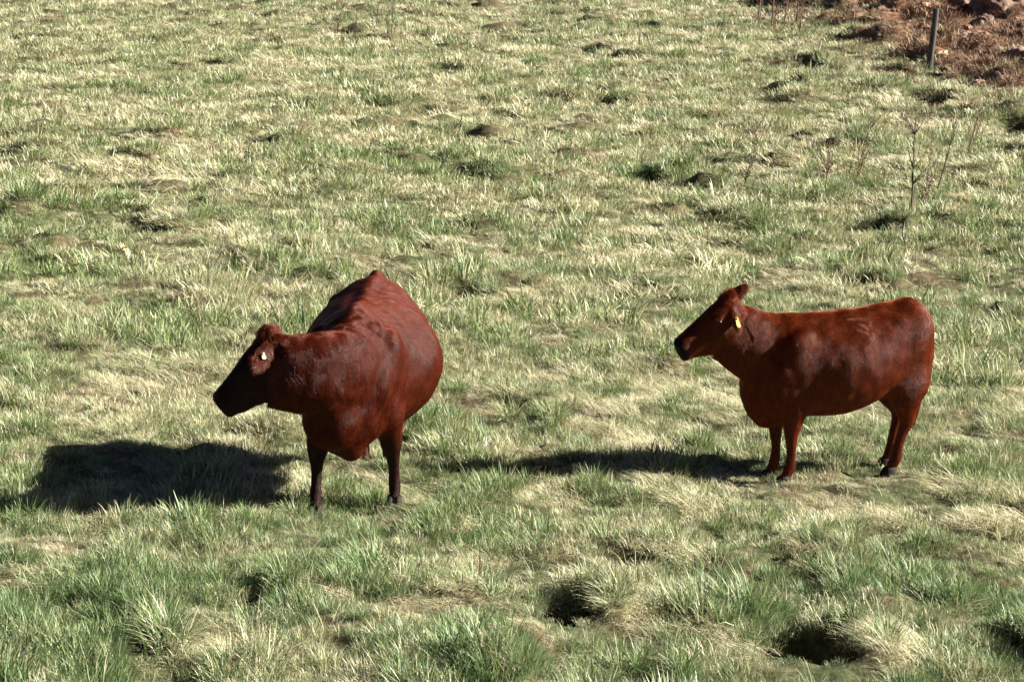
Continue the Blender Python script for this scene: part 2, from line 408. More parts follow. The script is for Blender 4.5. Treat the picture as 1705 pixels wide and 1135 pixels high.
def coat_mat(name, dark, mid, light):
    g = NT(name); tc = g.n('ShaderNodeTexCoord').outputs['Object']
    mp = g.n('ShaderNodeMapping'); mp.inputs['Scale'].default_value = (1, 1, .22); g.l(tc, mp.inputs[0])
    st = g.noise(mp.outputs[0], 38, 5, .65); bg_ = g.noise(tc, 4.5, 3)
    f = g.math('ADD', g.math('MULTIPLY', st, .6), g.math('MULTIPLY', bg_, .4))
    c = g.ramp(f, [(.34, dark), (.5, mid), (.66, light)])
    mz_shade = g.n('ShaderNodeAttribute', attribute_name='muzzle_and_shade').outputs['Fac']  # dark muzzle, plus the shade painted on the big cow's face and legs
    c = g.mix(mz_shade, c, (.012, .006, .005)); c = g.mix(g.n('ShaderNodeAttribute', attribute_name='mark').outputs['Fac'], c, (.30, .14, .09)); g.l(c, g.b.inputs['Base Color'])
    g.l(g.ramp(st, [(.3, (.62,) * 3), (.7, (.36,) * 3)]), g.b.inputs['Roughness'])
    g.b.inputs['Specular IOR Level'].default_value = .12
    g.b.inputs['Sheen Weight'].default_value = .0; g.b.inputs['Sheen Roughness'].default_value = .4
    g.b.inputs['Sheen Tint'].default_value = (.9, .6, .5, 1)
    b1 = g.n('ShaderNodeBump'); b1.inputs['Strength'].default_value = .22; b1.inputs['Distance'].default_value = .006
    mp2 = g.n('ShaderNodeMapping'); mp2.inputs['Scale'].default_value = (1, 1, .3); g.l(tc, mp2.inputs[0])
    g.l(g.noise(mp2.outputs[0], 95, 5, .7), b1.inputs['Height'])
    b2 = g.n('ShaderNodeBump'); b2.inputs['Strength'].default_value = .15; b2.inputs['Distance'].default_value = .02
    g.l(g.noise(mp2.outputs[0], 16, 4, .6), b2.inputs['Height']); g.l(b2.outputs[0], b1.inputs['Normal'])
    g.l(b1.outputs[0], g.b.inputs['Normal'])
    return g.m
def plain(name, c, rough=.5, spec=.5, sc=20, var_=.25):
    g = NT(name); tc = g.n('ShaderNodeTexCoord').outputs['Object']; n = g.noise(tc, sc, 4)
    g.l(g.ramp(n, [(.3, tuple(v * (1 - var_) for v in c)), (.7, tuple(min(1, v * (1 + var_)) for v in c))]), g.b.inputs['Base Color'])
    g.b.inputs['Roughness'].default_value = rough; g.b.inputs['Specular IOR Level'].default_value = spec
    bp = g.n('ShaderNodeBump'); bp.inputs['Strength'].default_value = .3; bp.inputs['Distance'].default_value = .005
    g.l(n, bp.inputs['Height']); g.l(bp.outputs[0], g.b.inputs['Normal'])
    return g.m
M_EYE = plain('eye_dark', (.006, .005, .005), .25, .4, 10, .1); M_HOOF = plain('hoof_horn', (.018, .012, .009), .75, .2, 30, .4)
M_TAG = plain('tag_yellow', (.80, .74, .34), .4, .5, 40, .08)

HEAD = [(-.07, .06, -.01, -.16), (-.03, .088, .035, -.22), (.03, .108, .05, -.28), (.10, .122, .047, -.325), (.17, .118, .037, -.325), (.24, .102, .022, -.312),
        (.31, .088, .006, -.285), (.38, .078, -.008, -.258), (.43, .079, -.019, -.238), (.475, .084, -.027, -.222), (.51, .082, -.036, -.216), (.53, .064, -.055, -.20)]
EAR = []
def hair_mat(name, c0, c1):
    g = NT(name); h = g.n('ShaderNodeHairInfo')
    tc = g.n('ShaderNodeNewGeometry').outputs['Position']
    mp = g.n('ShaderNodeMapping'); mp.inputs['Scale'].default_value = (1, 1, .2); g.l(tc, mp.inputs[0])
    nf = g.math('MULTIPLY', g.math('SUBTRACT', g.noise(mp.outputs[0], 34, 3, .6), .36), 3.2, True); nb = g.math('MULTIPLY', g.math('SUBTRACT', g.noise(tc, 3.5, 3), .3), 2.2, True)
    f = g.math('ADD', g.math('MULTIPLY', h.outputs['Random'], .38), g.math('ADD', g.math('MULTIPLY', nf, .50), g.math('MULTIPLY', nb, .12)))
    c = g.mix(g.n('ShaderNodeAttribute', attribute_name='muzzle_and_shade').outputs['Fac'], g.mix(f, c0, c1), (.014, .006, .005))  # hair takes the same mask: muzzle colour and painted shade
    c = g.mix(g.n('ShaderNodeAttribute', attribute_name='mark').outputs['Fac'], c, (.32, .15, .095))
    g.l(c, g.b.inputs['Base Color']); g.b.inputs['Roughness'].default_value = .4
    g.b.inputs['Specular IOR Level'].default_value = .17; return g.m
def grow_coat(body, onhead, count, seed, s, hl, hs):
    me = body.data; me.calc_loop_triangles(); nt_ = len(me.loop_triangles)
    tv = np.empty(nt_ * 3, int); me.loop_triangles.foreach_get('vertices', tv); tv = tv.reshape(-1, 3)
    n = len(me.vertices); co = np.empty(n * 3); me.vertices.foreach_get('co', co); co = co.reshape(-1, 3)
    no = np.empty(n * 3); me.vertices.foreach_get('normal', no); no = no.reshape(-1, 3)
    a, b, c = co[tv[:, 0]], co[tv[:, 1]], co[tv[:, 2]]
    ar = np.linalg.norm(np.cross(b - a, c - a), axis=1); rg = np.random.default_rng(int(seed))
    t = rg.choice(nt_, count, p=ar / ar.sum()); u = rg.random((count, 2)); k = u.sum(1) > 1; u[k] = 1 - u[k]
    w0 = (1 - u.sum(1))[:, None]; p = a[t] * w0 + b[t] * u[:, :1] + c[t] * u[:, 1:]
    nr = no[tv[t, 0]] * w0 + no[tv[t, 1]] * u[:, :1] + no[tv[t, 2]] * u[:, 1:]; nr /= np.linalg.norm(nr, axis=1)[:, None]
    hd = onhead[tv[t, 0]]; z = p[:, 2] / s; x = p[:, 0] / s
    fl = np.zeros((count, 3)); fl[:, 0] = np.where(z < .6, 0, -.75); fl[:, 2] = -1
    curl = np.array([noise.noise_vector(Vector(q * 16)) for q in p])
    neck = np.clip((x - .35) / .3, 0, 1) * (z > .55)
    fl += curl * (.16 + (.5 if seed < 5 else .1) * neck)[:, None] + rg.normal(0, .10, (count, 3))
    fl -= nr * (fl * nr).sum(1)[:, None]; fl /= np.linalg.norm(fl, axis=1)[:, None] + 1e-6
    poll = np.clip(1 - np.linalg.norm(hl[tv[t, 0]] - np.array([0, 0, .05]), axis=1) / .09, 0, 1)
    L_ = (.016 + .010 * neck + .03 * poll) * rg.uniform(.7, 1.3, count); L_ *= np.where(hd & (poll <= 0), .55, 1) * np.where(z < .5, .7, 1)
    lift = .20 + .35 * poll + .12 * neck
    d1 = fl + nr * lift[:, None]; d1 /= np.linalg.norm(d1, axis=1)[:, None]
    d2 = fl + nr * (lift * .1)[:, None] + curl * .3
    P_ = np.stack([p - nr * .001, p + d1 * (L_ * .5)[:, None], p + d1 * (L_ * .5)[:, None] + d2 * (L_ * .5)[:, None]], 1)
    hc = bpy.data.hair_curves.new('coat'); hc.add_curves([3] * count)
    hc.attributes['position'].data.foreach_set('vector', P_.astype(np.float32).ravel())
    for nm in ('muzzle_and_shade', 'mark'):
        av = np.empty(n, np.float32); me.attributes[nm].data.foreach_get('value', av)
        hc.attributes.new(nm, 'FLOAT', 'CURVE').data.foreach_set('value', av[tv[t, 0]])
    ra = hc.attributes.get('radius') or hc.attributes.new('radius', 'FLOAT', 'POINT')
    ra.data.foreach_set('value', np.tile(np.array([.00062, .0005, .00015]), count).astype(np.float32))
    o = bpy.data.objects.new('coat', hc); COL.objects.link(o); o.parent = body; hc.materials.append(HAIR[body.data.materials[0].name])
    return o
HAIR = {}
TS1, TS2 = -1, -1
def head_part(bm, M, ears, s):
    rings = []
    for x, hw, top, bot in catmull(HEAD, 3):
        c = (top + bot) / 2; hh = (top - bot) / 2; r = []
        for i in range(28):
            t = 2 * math.pi * i / 28; y = hw * math.cos(t) * (1 - .28 * max(0, -math.sin(t)) ** 1.5); z = c + hh * math.sin(t)
            y = math.copysign(abs(y / hw) ** .85, y) * hw
            r.append(M @ (Vector((x, y, z)) * s))
        rings.append(r)
    ring_loft(bm, rings)
    for sd_ in (1, -1):
        blob(bm, Vector((.155, sd_ * .095, -.035)) * s, Vector((.045, .025, .022)) * s, M)          # brow over the eye
        blob(bm, Vector((.09, sd_ * .08, -.17)) * s, Vector((.085, .042, .085)) * s, M)            # cheek
        blob(bm, Vector((.49, sd_ * .045, -.085)) * s, Vector((.035, .03, .03)) * s, M)            # nostril wing
        d, up, ln, wd, cup = ears[0 if sd_ == 1 else 1]
        d = Vector(d).normalized(); up = Vector(up); up = (up - d * up.dot(d)).normalized(); nr = d.cross(up)
        base = Vector((.015, sd_ * .085, -.015)); rings = []; EAR.append((base, d, up, nr, ln, wd))
        for k in range(9):
            f = k / 8; wv = wd * (math.sin(math.pi * min(1, f * .66 + .16)) ** .75) * (1 - .4 * f * f) * (1 if f < .95 else .6)
            r = []; th = .017 * (1 - .35 * f)
            for i in range(16):
                t = 2 * math.pi * i / 16; a = math.cos(t); b = math.sin(t)
                q = base + d * (ln * f) + up * (a * wv / 2) + nr * (b * th * .6 + cup * (a * a) * wv * .55)
                r.append(M @ (q * s))
            rings.append(r)
        ring_loft(bm, rings)
    blob(bm, Vector((-.005, 0, .045)) * s, Vector((.055, .06, .035)) * s, M)                         # poll
def build_cow(name, loc, heading, T, legs, neck, headM, ears, blobs, tail, s, hs, mat, seed, disp=.004, asym=0., hblobs=(), nhair=120000, marks=(), paint_shade=False):
    root = empty(name, loc, heading)
    bm = bmesh.new(); torso(bm, T, asym=asym)
    for side, lg in legs: tube(bm, lg, (0, 1, 0))
    tube(bm, neck, (0, 0, 1), N=28, sub=5)
    head_part(bm, headM, ears, hs)
    for b in blobs: blob(bm, *b)
    for c_, r_ in hblobs: blob(bm, Vector(c_) * hs, Vector(r_) * hs, headM)
    tube(bm, tail, (0, 1, 0), N=12)
    if asym: tube(bm, spine1, (0, 1, 0), N=12)
    for v in bm.verts: v.co *= s
    bmesh.ops.recalc_face_normals(bm, faces=bm.faces)
    tmp = bpy.data.meshes.new('tmp'); bm.to_mesh(tmp); bm.free()
    o = bpy.data.objects.new('tmp', tmp); COL.objects.link(o)
    m = o.modifiers.new('r', 'REMESH'); m.mode = 'VOXEL'; m.voxel_size = .0085
    m = o.modifiers.new('s', 'SMOOTH'); m.iterations = 9; m.factor = .5
    dg = bpy.context.evaluated_depsgraph_get(); me = bpy.data.meshes.new_from_object(o.evaluated_get(dg)); bpy.data.objects.remove(o)
    n = len(me.vertices); co = np.empty(n * 3); me.vertices.foreach_get('co', co); co = co.reshape(-1, 3)
    no = np.empty(n * 3); me.vertices.foreach_get('normal', no); no = no.reshape(-1, 3)
    hi = np.array((headM.inverted())); hl = (np.c_[co / s, np.ones(n)] @ hi.T)[:, :3] / hs
    onhead = (hl[:, 0] > -.02) & (np.abs(hl[:, 1]) < .16) & (hl[:, 2] > -.3) & (hl[:, 2] < .12)
    earm = (hl[:, 0] > -.12) & (hl[:, 0] < .2) & (np.abs(hl[:, 1]) > .135) & (np.abs(hl[:, 1]) < .36) & (hl[:, 2] > -.2) & (hl[:, 2] < .3)
    muz_shade = np.clip((hl[:, 0] - .47) / .035, 0, 1) * onhead
    ne = len(me.edges); ed = np.empty(ne * 2, int); me.edges.foreach_get('vertices', ed); ed = ed.reshape(-1, 2)
    deg = np.bincount(ed.ravel(), minlength=n)[:, None].astype(float)
    keep = np.clip((hl[:, 0] + .16) / .1, 0, 1) * (np.abs(hl[:, 1]) < .4) * (hl[:, 2] > -.32) * (hl[:, 2] < .35) * (hl[:, 0] < .65)
    wgt = ((1 - keep) * .5)[:, None]
    for _ in range(60):
        acc = np.stack([np.bincount(ed[:, 0], co[ed[:, 1], k], n) + np.bincount(ed[:, 1], co[ed[:, 0], k], n) for k in range(3)], 1) / deg
        co = co + (acc - co) * wgt
    amp = np.array([noise.fractal(Vector((c[0] * 5, c[1] * 5, c[2] * 4)) + Vector((seed, 0, 0)), 1., 2., 2) for c in co])          # loose skin and muscle
    low = np.clip((co[:, 2] / s - .45) / .2, .25, 1) * np.where(onhead, .35, 1)
    co += no * (amp * disp * 1.6 * low)[:, None]
    me.vertices.foreach_set('co', co.ravel()); me.update()
    if paint_shade: muz_shade = np.maximum(muz_shade, np.maximum(.75 * onhead * np.clip((hl[:, 0] - .06) / .12, 0, 1) * np.clip((.135 - np.abs(hl[:, 1])) / .02, 0, 1), .8 * np.clip((.56 - co[:, 2] / s) / .22, 0, 1) * (np.abs(co[:, 1]) > .10)))  # shade painted into the coat colour: face and lower legs darkened
    me.attributes.new('muzzle_and_shade', 'FLOAT', 'POINT').data.foreach_set('value', muz_shade)
    mk = np.zeros(n)
    for (ax, az), (bx, bz) in marks:
        A_ = np.array([ax, az]); B_ = np.array([bx, bz]) - A_; q = co[:, [0, 2]] / s - A_
        tt = np.clip((q @ B_) / (B_ @ B_), 0, 1)[:, None]; dd = np.linalg.norm(q - tt * B_, axis=1)
        mk = np.maximum(mk, np.clip(1.5 - dd / .009, 0, 1) * (co[:, 1] > 0))
    mk *= np.clip(.75 + 1.6 * np.array([noise.noise(Vector(c * 40)) if k > 0 else 0 for c, k in zip(co, mk)]), 0, 1) * .7
    mk = np.maximum(mk, .06 * earm)
    me.attributes.new('mark', 'FLOAT', 'POINT').data.foreach_set('value', mk)
    me.shade_smooth(); me.name = 'body'
    me.materials.clear(); body = link('body', me, mat, root)
    grow_coat(body, onhead, nhair, seed, s, hl, hs)
    for sd_ in (1, -1):                                                                  # eyes
        bm = bmesh.new(); blob(bm, (headM @ (Vector((.165, sd_ * .106, -.062)) * hs)) * s, [.0165 * s] * 3)
        bm_obj('eye', bm, M_EYE, root)
    for side, lg in legs:                                                                # cloven hooves
        hx, hy = lg[-1][0], lg[-1][1]; bm = bmesh.new()
        for q in (-1, 1):
            rings = []
            for z, fx, rx, ry in ((-.005, .022, .062, .027), (.03, .014, .056, .026), (.065, .0, .045, .024), (.08, -.004, .03, .018)):
                rings.append([Vector((hx + fx + rx * math.cos(t) * (1.0 if math.cos(t) < 0 else 1.1), hy + q * .026 + ry * math.sin(t), z)) * s for t in [2 * math.pi * i / 16 for i in range(16)]])
            ring_loft(bm, rings)
        bmesh.ops.recalc_face_normals(bm, faces=bm.faces)
        bm_obj('hoof', bm, M_HOOF, root)
    return root, body
def head_matrix(pos, direction, roll_up=(0, 0, 1)):
    x = Vector(direction).normalized(); u = Vector(roll_up); z = (u - x * u.dot(x)).normalized(); y = z.cross(x)
    M = Matrix((x, y, z)).transposed().to_4x4(); M.translation = Vector(pos); return M
def front_leg(y, fx=0., fy=0., top=.98, knee=0.):
    return [(.50, y * .80, top, .085, .17), (.47, y * .95, .80, .09, .155), (.45, y, .66, .075, .11), (.455 + fx * .3, y + fy * .3, .54, .060, .070), (.47 + fx * .6 + knee, y + fy * .55, .42, .053, .054),
            (.465 + fx * .7 + knee * .6, y + fy * .7, .36, .045, .045), (.46 + fx * .85, y + fy * .85, .24, .037, .038), (.465 + fx * .95, y + fy * .95, .145, .045, .046), (.49 + fx, y + fy, .085, .040, .040), (.505 + fx, y + fy, .045, .044, .05)]
def hind_leg(y, fx=0., fy=0.):
    return [(-.58, y * .72, 1.02, .11, .24), (-.57, y * .85, .85, .11, .22), (-.56, y, .70, .09, .165), (-.60 + fx * .3, y + fy * .3, .59, .068, .105), (-.68 + fx * .6, y + fy * .6, .50, .050, .073), (-.715 + fx * .7, y + fy * .7, .44, .046, .062),
            (-.705 + fx * .8, y + fy * .8, .36, .039, .045), (-.69 + fx * .9, y + fy * .9, .25, .036, .040), (-.685 + fx * .95, y + fy * .95, .15, .044, .047), (-.66 + fx, y + fy, .085, .040, .041), (-.645 + fx, y + fy, .045, .044, .05)]
def world_dir(M, heading, v):
    return tuple(M.to_3x3().inverted() @ (Matrix.Rotation(-heading, 3, 'Z') @ Vector(v)))

HAIR['coat_dark_red'] = hair_mat('hair_dark_red', (.034, .0044, .0010), (.150, .0205, .0036))
HAIR['coat_bright_red'] = hair_mat('hair_bright_red', (.065, .0090, .0014), (.255, .0430, .0060))
# --- the big cow, seen from the front with her head turned to her right
MC1 = coat_mat('coat_dark_red', (.013, .0022, .001), (.035, .0055, .0016), (.065, .011, .0035))
T1 = [(-.86, 1.15, 1.02, .05, 1.08, 2, 2), (-.83, 1.27, .84, .17, 1.08, 2, 2), (-.74, 1.345, .68, .26, 1.08, 2.0, 2.1), (-.60, 1.385, .62, .31, 1.06, 1.9, 2.2), (-.42, 1.375, .56, .40, 1.0, 1.85, 2.2),
      (-.22, 1.345, .49, .475, .95, 1.85, 2.1), (-.02, 1.335, .455, .505, .93, 1.85, 2.1), (.18, 1.335, .46, .465, .90, 1.75, 2.2), (.36, 1.355, .485, .38, .90, 1.7, 2.3), (.50, 1.36, .47, .32, .90, 1.75, 2.2),
      (.62, 1.31, .45, .28, .90, 1.9, 2.0), (.72, 1.22, .46, .22, .90, 2, 1.8), (.79, 1.11, .53, .145, .86, 2, 1.8), (.83, 1.0, .66, .06, .82, 2, 2)]
lx, ly = P(591, 846); COW1 = Vector((lx, ly, 0))
H1 = R(-94)
legs1 = [(1, front_leg(.225, -.10, .03)), (-1, front_leg(-.225, .16, -.02)), (1, hind_leg(.19, .1, -.10)), (-1, hind_leg(-.19, .12, .12))]
hp1 = Vector((1.00, -.46, 1.28)); hd1 = Vector((.16, -1.0, -.86))
HM1 = head_matrix(hp1, hd1, (0, .1, 1))
neck1 = [(.34, .0, 1.00, .29, .25), (.52, .01, 1.00, .31, .245), (.70, -.02, 1.02, .29, .215), (.86, -.10, 1.035, .275, .18), (.96, -.22, 1.045, .265, .155), (1.01, -.34, 1.05, .25, .135), (1.02, -.46, 1.06, .225, .11)]
ears1 = [(world_dir(HM1, H1, (-.38, -.72, -.55)), world_dir(HM1, H1, (-.55, .25, .8)), .24, .145, .07), ((-.3, -1, .0), (0, 0, 1), .19, .10, .3)]
blobs1 = [((.60, .20, .90), (.16, .085, .2)), ((.60, -.20, .90), (.16, .085, .2)), ((.42, .235, 1.0), (.19, .10, .24)), ((.42, -.235, 1.0), (.19, .10, .24)),
          ((-.41, .215, 1.235), (.10, .08, .07)), ((-.41, -.215, 1.235), (.10, .08, .07)), ((-.80, 0, 1.325), (.10, .06, .075)), ((.66, 0, .50), (.13, .10, .12)),
          ((-.35, 0, .54), (.15, .12, .12)), ((.78, -.10, .72), (.17, .20, .24)), ((.86, -.19, .88), (.12, .12, .13)), ((.66, -.05, .6), (.16, .2, .18))]
legs1 = [(a, [(*r[:3], r[3] * k, r[4] * k) for r, k in zip(l, [1, 1.08, 1.42, 1.5, 1.4, 1.2, 1.08, 1.05, 1.05, 1.1, 1.1])]) for a, l in legs1]
spine1 = [(-.78, 0, 1.335, .05, .035), (-.5, 0, 1.368, .05, .03), (-.2, 0, 1.335, .05, .028), (.1, 0, 1.325, .05, .03), (.3, 0, 1.345, .05, .035), (.45, 0, 1.35, .055, .04), (.6, 0, 1.28, .05, .04)]
tail1 = [(-.76, 0, 1.35, .04, .04), (-.86, 0, 1.29, .032, .035), (-.89, .01, 1.12, .026, .028), (-.87, .01, .9, .022, .022), (-.84, .02, .65, .02, .02), (-.82, .02, .5, .035, .035), (-.82, .02, .32, .02, .02)]
# local x of the front feet is about .5: put them on the spot
off = Matrix.Rotation(H1, 3, 'Z') @ Vector((.50, 0, 0))
root1, body1 = build_cow('red_cow', COW1 - off, H1, T1, legs1, neck1, HM1, ears1, blobs1, tail1, 1.0, 1.02, MC1, 3.0, .008, .07, [((.08, 0, -.31), (.17, .075, .09)), ((.12, 0, -.25), (.18, .085, .11)), ((.30, 0, -.19), (.20, .062, .075))], 380000, paint_shade=True)
tag(root1, 'big-bellied dark red cow facing the camera with her head turned sideways', 'cow')

# --- the smaller one, side on
MC2 = coat_mat('coat_bright_red', (.025, .004, .001), (.06, .010, .002), (.10, .019, .004))
T2 = [(-.78, 1.12, 1.02, .05, 1.1, 2, 2), (-.745, 1.235, .88, .15, 1.1, 2, 2), (-.68, 1.305, .74, .235, 1.08, 2.0, 2.1), (-.57, 1.365, .68, .27, 1.06, 2.0, 2.2), (-.42, 1.35, .64, .285, 1.0, 1.9, 2.2),
      (-.22, 1.325, .56, .33, .95, 1.85, 2.1), (-.02, 1.31, .505, .345, .92, 1.85, 2.1), (.18, 1.305, .50, .325, .90, 1.85, 2.2), (.36, 1.315, .505, .285, .90, 1.8, 2.3), (.50, 1.315, .46, .26, .88, 1.8, 2.1),
      (.62, 1.28, .455, .235, .86, 1.9, 1.8), (.72, 1.22, .475, .19, .86, 2, 1.7), (.80, 1.12, .54, .135, .84, 2, 1.7), (.85, 1.0, .68, .06, .82, 2, 2)]
gx, gy = P(1299, 800); H2 = R(197)
legs2 = [(1, front_leg(.165, .02, -.02)), (-1, front_leg(-.165, .06, .10)), (1, hind_leg(.16, .22, -.02)), (-1, hind_leg(-.16, .13, .04))]
legs2 = [(a, [(r[0] + .05, *r[1:3], *(v * .9 for v in r[3:])) if l[0][0] < 0 and i < 3 else (r[0] + .03, *r[1:]) if l[0][0] < 0 else r for i, r in enumerate(l)]) for a, l in legs2]
legs2 = [(a, [(*r[:3], r[3] * k, r[4] * k) for r, k in zip(l, [1, 1.08, 1.25, 1.3, 1.25, 1.2] + [1.15] * 6)]) for a, l in legs2]
hp2 = Vector((0.98, .02, 1.43)); hd2 = Vector((1, .02, -.50)); HM2 = head_matrix(hp2, hd2)
neck2 = [(.36, 0, 1.00, .29, .20), (.54, 0, 1.00, .29, .185), (.70, 0, 1.055, .28, .165), (.83, .005, 1.12, .265, .14), (.93, .015, 1.175, .245, .12), (1.00, .02, 1.22, .215, .105)]
ears2 = [(world_dir(HM2, H2, (.22, -.55, -.85)), world_dir(HM2, H2, (-.9, -.2, .3)), .22, .10, .3), (world_dir(HM2, H2, (.95, .25, .62)), world_dir(HM2, H2, (-.7, .1, .9)), .26, .155, -.2)]
blobs2 = [((.58, .155, .93), (.15, .075, .2)), ((.58, -.155, .93), (.15, .075, .2)), ((.42, .185, 1.0), (.18, .09, .23)), ((.42, -.185, 1.0), (.18, .09, .23)),
          ((-.41, .165, 1.235), (.09, .065, .06)), ((-.41, -.165, 1.235), (.09, .065, .06)), ((-.58, 0, 1.325), (.09, .05, .06)), ((.62, 0, .50), (.13, .08, .08))]
tail2 = [(-.54, 0, 1.345, .035, .035), (-.66, 0, 1.315, .03, .032), (-.745, .01, 1.24, .028, .03), (-.79, .02, 1.10, .026, .028), (-.78, .05, .9, .022, .022), (-.71, .08, .72, .022, .022), (-.65, .09, .56, .034, .034), (-.62, .09, .36, .016, .016)]
off = Matrix.Rotation(H2, 3, 'Z') @ Vector((.50 * .905, 0, 0))
root2, body2 = build_cow('red_heifer', Vector((gx, gy, 0)) - off, H2, T2, legs2, neck2, HM2, ears2, blobs2, tail2, .905, 1.0, MC2, 11.0, .008, 0, [((.08, 0, -.30), (.16, .07, .085)), ((.62, 0, -.0), (.001, .001, .001))][:1], 330000, [((.03, 1.262), (-.13, 1.268)), ((-.06, 1.235), (-.12, 1.195)), ((-.12, 1.195), (-.15, 1.24)), ((-.02, 1.20), (-.10, 1.175))])
root2.scale = (1, 1, 1.045)
tag(root2, 'smaller bright red heifer standing side on at the right, looking left', 'cow')
def sit(root, pts_):
    root.location.z = sum(ground_h(*p) for p in pts_) / len(pts_) - .02
for root, s_, lg in ((root1, 1.0, legs1), (root2, .905, legs2)):
    M = Matrix.Translation(root.location) @ Matrix.Rotation(root.rotation_euler.z, 4, 'Z')
    sit(root, [tuple((M @ (Vector((l[-1][0], l[-1][1], 0)) * s_))[:2]) for _, l in lg])
def ear_tag(root, M, pos, w_, h_, nrm, s):
    bm = bmesh.new(); n_ = Vector(nrm).normalized(); up = Vector((0, 0, 1)); up = (up - n_ * n_.dot(up)).normalized(); sd_ = up.cross(n_)
    out = []
    for a in range(20):
        t = 2 * math.pi * a / 20; x = math.copysign(abs(math.cos(t)) ** .6, math.cos(t)) * w_ / 2 * (1 if math.sin(t) < 0 else .75); y = math.copysign(abs(math.sin(t)) ** .6, math.sin(t)) * h_ / 2
        out.append((x, y))
    c = Vector(pos) * s
    rings = [[M @ (c + sd_ * x * k * s + up * y * k * s + n_ * d_ * s) for x, y in out] for d_, k in ((-.003, .96), (-.002, 1), (.002, 1), (.003, .96))]
    ring_loft(bm, rings); bmesh.ops.recalc_face_normals(bm, faces=bm.faces)
    blob(bm, c + n_ * .005 * s + up * h_ * .33 * s, [.009] * 3, M)
    return bm_obj('ear_tag', bm, M_TAG, root, smooth=False)

M_TAG2 = plain('tag_deep_yellow', (.50, .34, .03), .5, .4, 40, .08)
def tag_on(root, HM, e, s_, hs, f, w_, h_, side, v=0., mat=None):
    base, d, up, nr, ln, wd = e
    p = HM @ ((base + d * ln * f + up * wd * v + nr * (side * .015)) * hs)
    nrm = (HM.to_3x3() @ nr) * side
    o = ear_tag(root, Matrix.Identity(4), p, w_, h_, nrm, s_)
    if mat: o.data.materials[0] = mat
    return o
tag_on(root1, HM1, EAR[0], 1.0, 1.02, .45, .030, .042, TS1, .0)
tag_on(root2, HM2, EAR[2], .905, 1.0, .62, .036, .085, TS2, .0, M_TAG2)

# ------------------------------------------------------------------ fence post, weeds, stones, tussocks
def weathered(name, c):
    g = NT(name); tc = g.n('ShaderNodeTexCoord').outputs['Object']
    mp = g.n('ShaderNodeMapping'); mp.inputs['Scale'].default_value = (1, 1, .08); g.l(tc, mp.inputs[0])
    n = g.noise(mp.outputs[0], 60, 5, .7)
    g.l(g.ramp(n, [(.3, tuple(v * .45 for v in c)), (.7, tuple(min(1, v * 1.5) for v in c))]), g.b.inputs['Base Color'])
    g.b.inputs['Roughness'].default_value = .9; bp = g.n('ShaderNodeBump'); bp.inputs['Strength'].default_value = .8; bp.inputs['Distance'].default_value = .008
    g.l(n, bp.inputs['Height']); g.l(bp.outputs[0], g.b.inputs['Normal']); return g.m
M_POST = weathered('weathered_wood', (.06, .05, .042)); M_STALK = weathered('dry_stalk', (.085, .062, .045)); M_RSTALK = weathered('red_stalk', (.15, .08, .05))
M_WIRE = plain('rusty_wire', (.09, .06, .05), .6, .5, 60, .4)
x0, y0 = P(1547, 126); z0 = ground_h(x0, y0)
post = empty('fence_post', (x0, y0, z0)); bm = bmesh.new()
tube(bm, [(0, 0, -.25, .064, .064), (.01, 0, .3, .062, .060), (.05, .01, .75, .058, .058), (.085, .01, 1.22, .054, .055), (.088, .01, 1.25, .040, .040)], (0, 1, 0), N=14)
for v in bm.verts:
    a = math.atan2(v.co.y, v.co.x); k = .004 * noise.noise(Vector((v.co.x * 30, v.co.y * 30, v.co.z * 4))); v.co.x += k; v.co.y += k
bmesh.ops.recalc_face_normals(bm, faces=bm.faces); bm_obj('pole', bm, M_POST, post, smooth=False)
tag(post, 'dark weathered fence post leaning slightly right beside the brown earth bank', 'fence post')
def stem_rows(r, base, az, lean, L_, rad, wob, n=7):
    p = Vector(base); out = []; d = Vector((math.cos(az) * math.sin(lean), math.sin(az) * math.sin(lean), math.cos(lean)))
    for i in range(n):
        out.append((*p, max(rad * (1 - .75 * i / (n - 1)), .0012), max(rad * (1 - .75 * i / (n - 1)), .0012)))
        d = (d + Vector((r.gauss(0, wob), r.gauss(0, wob), .02))).normalized(); p = p + d * (L_ / (n - 1))
    return out, d
def weed(px, py, h, lean, az, seed, label, stems=1, nb=8, rad=.008, mat=None, group='dry weed stalks in the pasture'):
    r = random.Random(seed); x, y = P(px, py); root = empty('dry_weed', (x, y, ground_h(x, y) - .02), 0); mat = mat or M_STALK
    for k in range(stems):
        L_ = h * (1 if k == 0 else r.uniform(.5, .85)); bm = bmesh.new(); az_k = az + (0 if k == 0 else r.uniform(-2, 2)); ln = lean if k == 0 else lean + r.uniform(.05, .35)
        rows, _ = stem_rows(r, (r.uniform(-.02, .02) * k, r.uniform(-.02, .02) * k, 0), az_k, ln, L_, rad * (1 if k == 0 else .7), .035); tube(bm, rows, (0, 1, 0), N=6, sub=2)
        sh = bm
        for q in range(nb):
            i = r.choice((2, 3, 4, 5, 5)) ; b = rows[i][:3]; rr, d = stem_rows(r, b, az_k + r.uniform(0, 6.28), r.uniform(.35, .8), L_ * r.uniform(.12, .3), max(rad * .5, .004), .09, 5)
            tube(bm, rr, (0, 1, 0), N=5, sub=1)
            for j in range(7):
                c = Vector(rr[-1][:3]) + Vector((r.gauss(0, .006), r.gauss(0, .006), r.gauss(0, .01))); blob_small(sh, c, r.uniform(.0035, .007))
        bm_obj('stem', bm, mat, root)
    tag(root, label, 'weed', group); return root
def blob_small(bm, c, r_):
    bmesh.ops.create_icosphere(bm, subdivisions=1, radius=r_, matrix=Matrix.Translation(c))
weed(1515, 386, 1.2, .05, .2, 1, 'tall dark dry weed stalk with twiggy top, the tallest of those above the right animal', 1, 18, .0145)
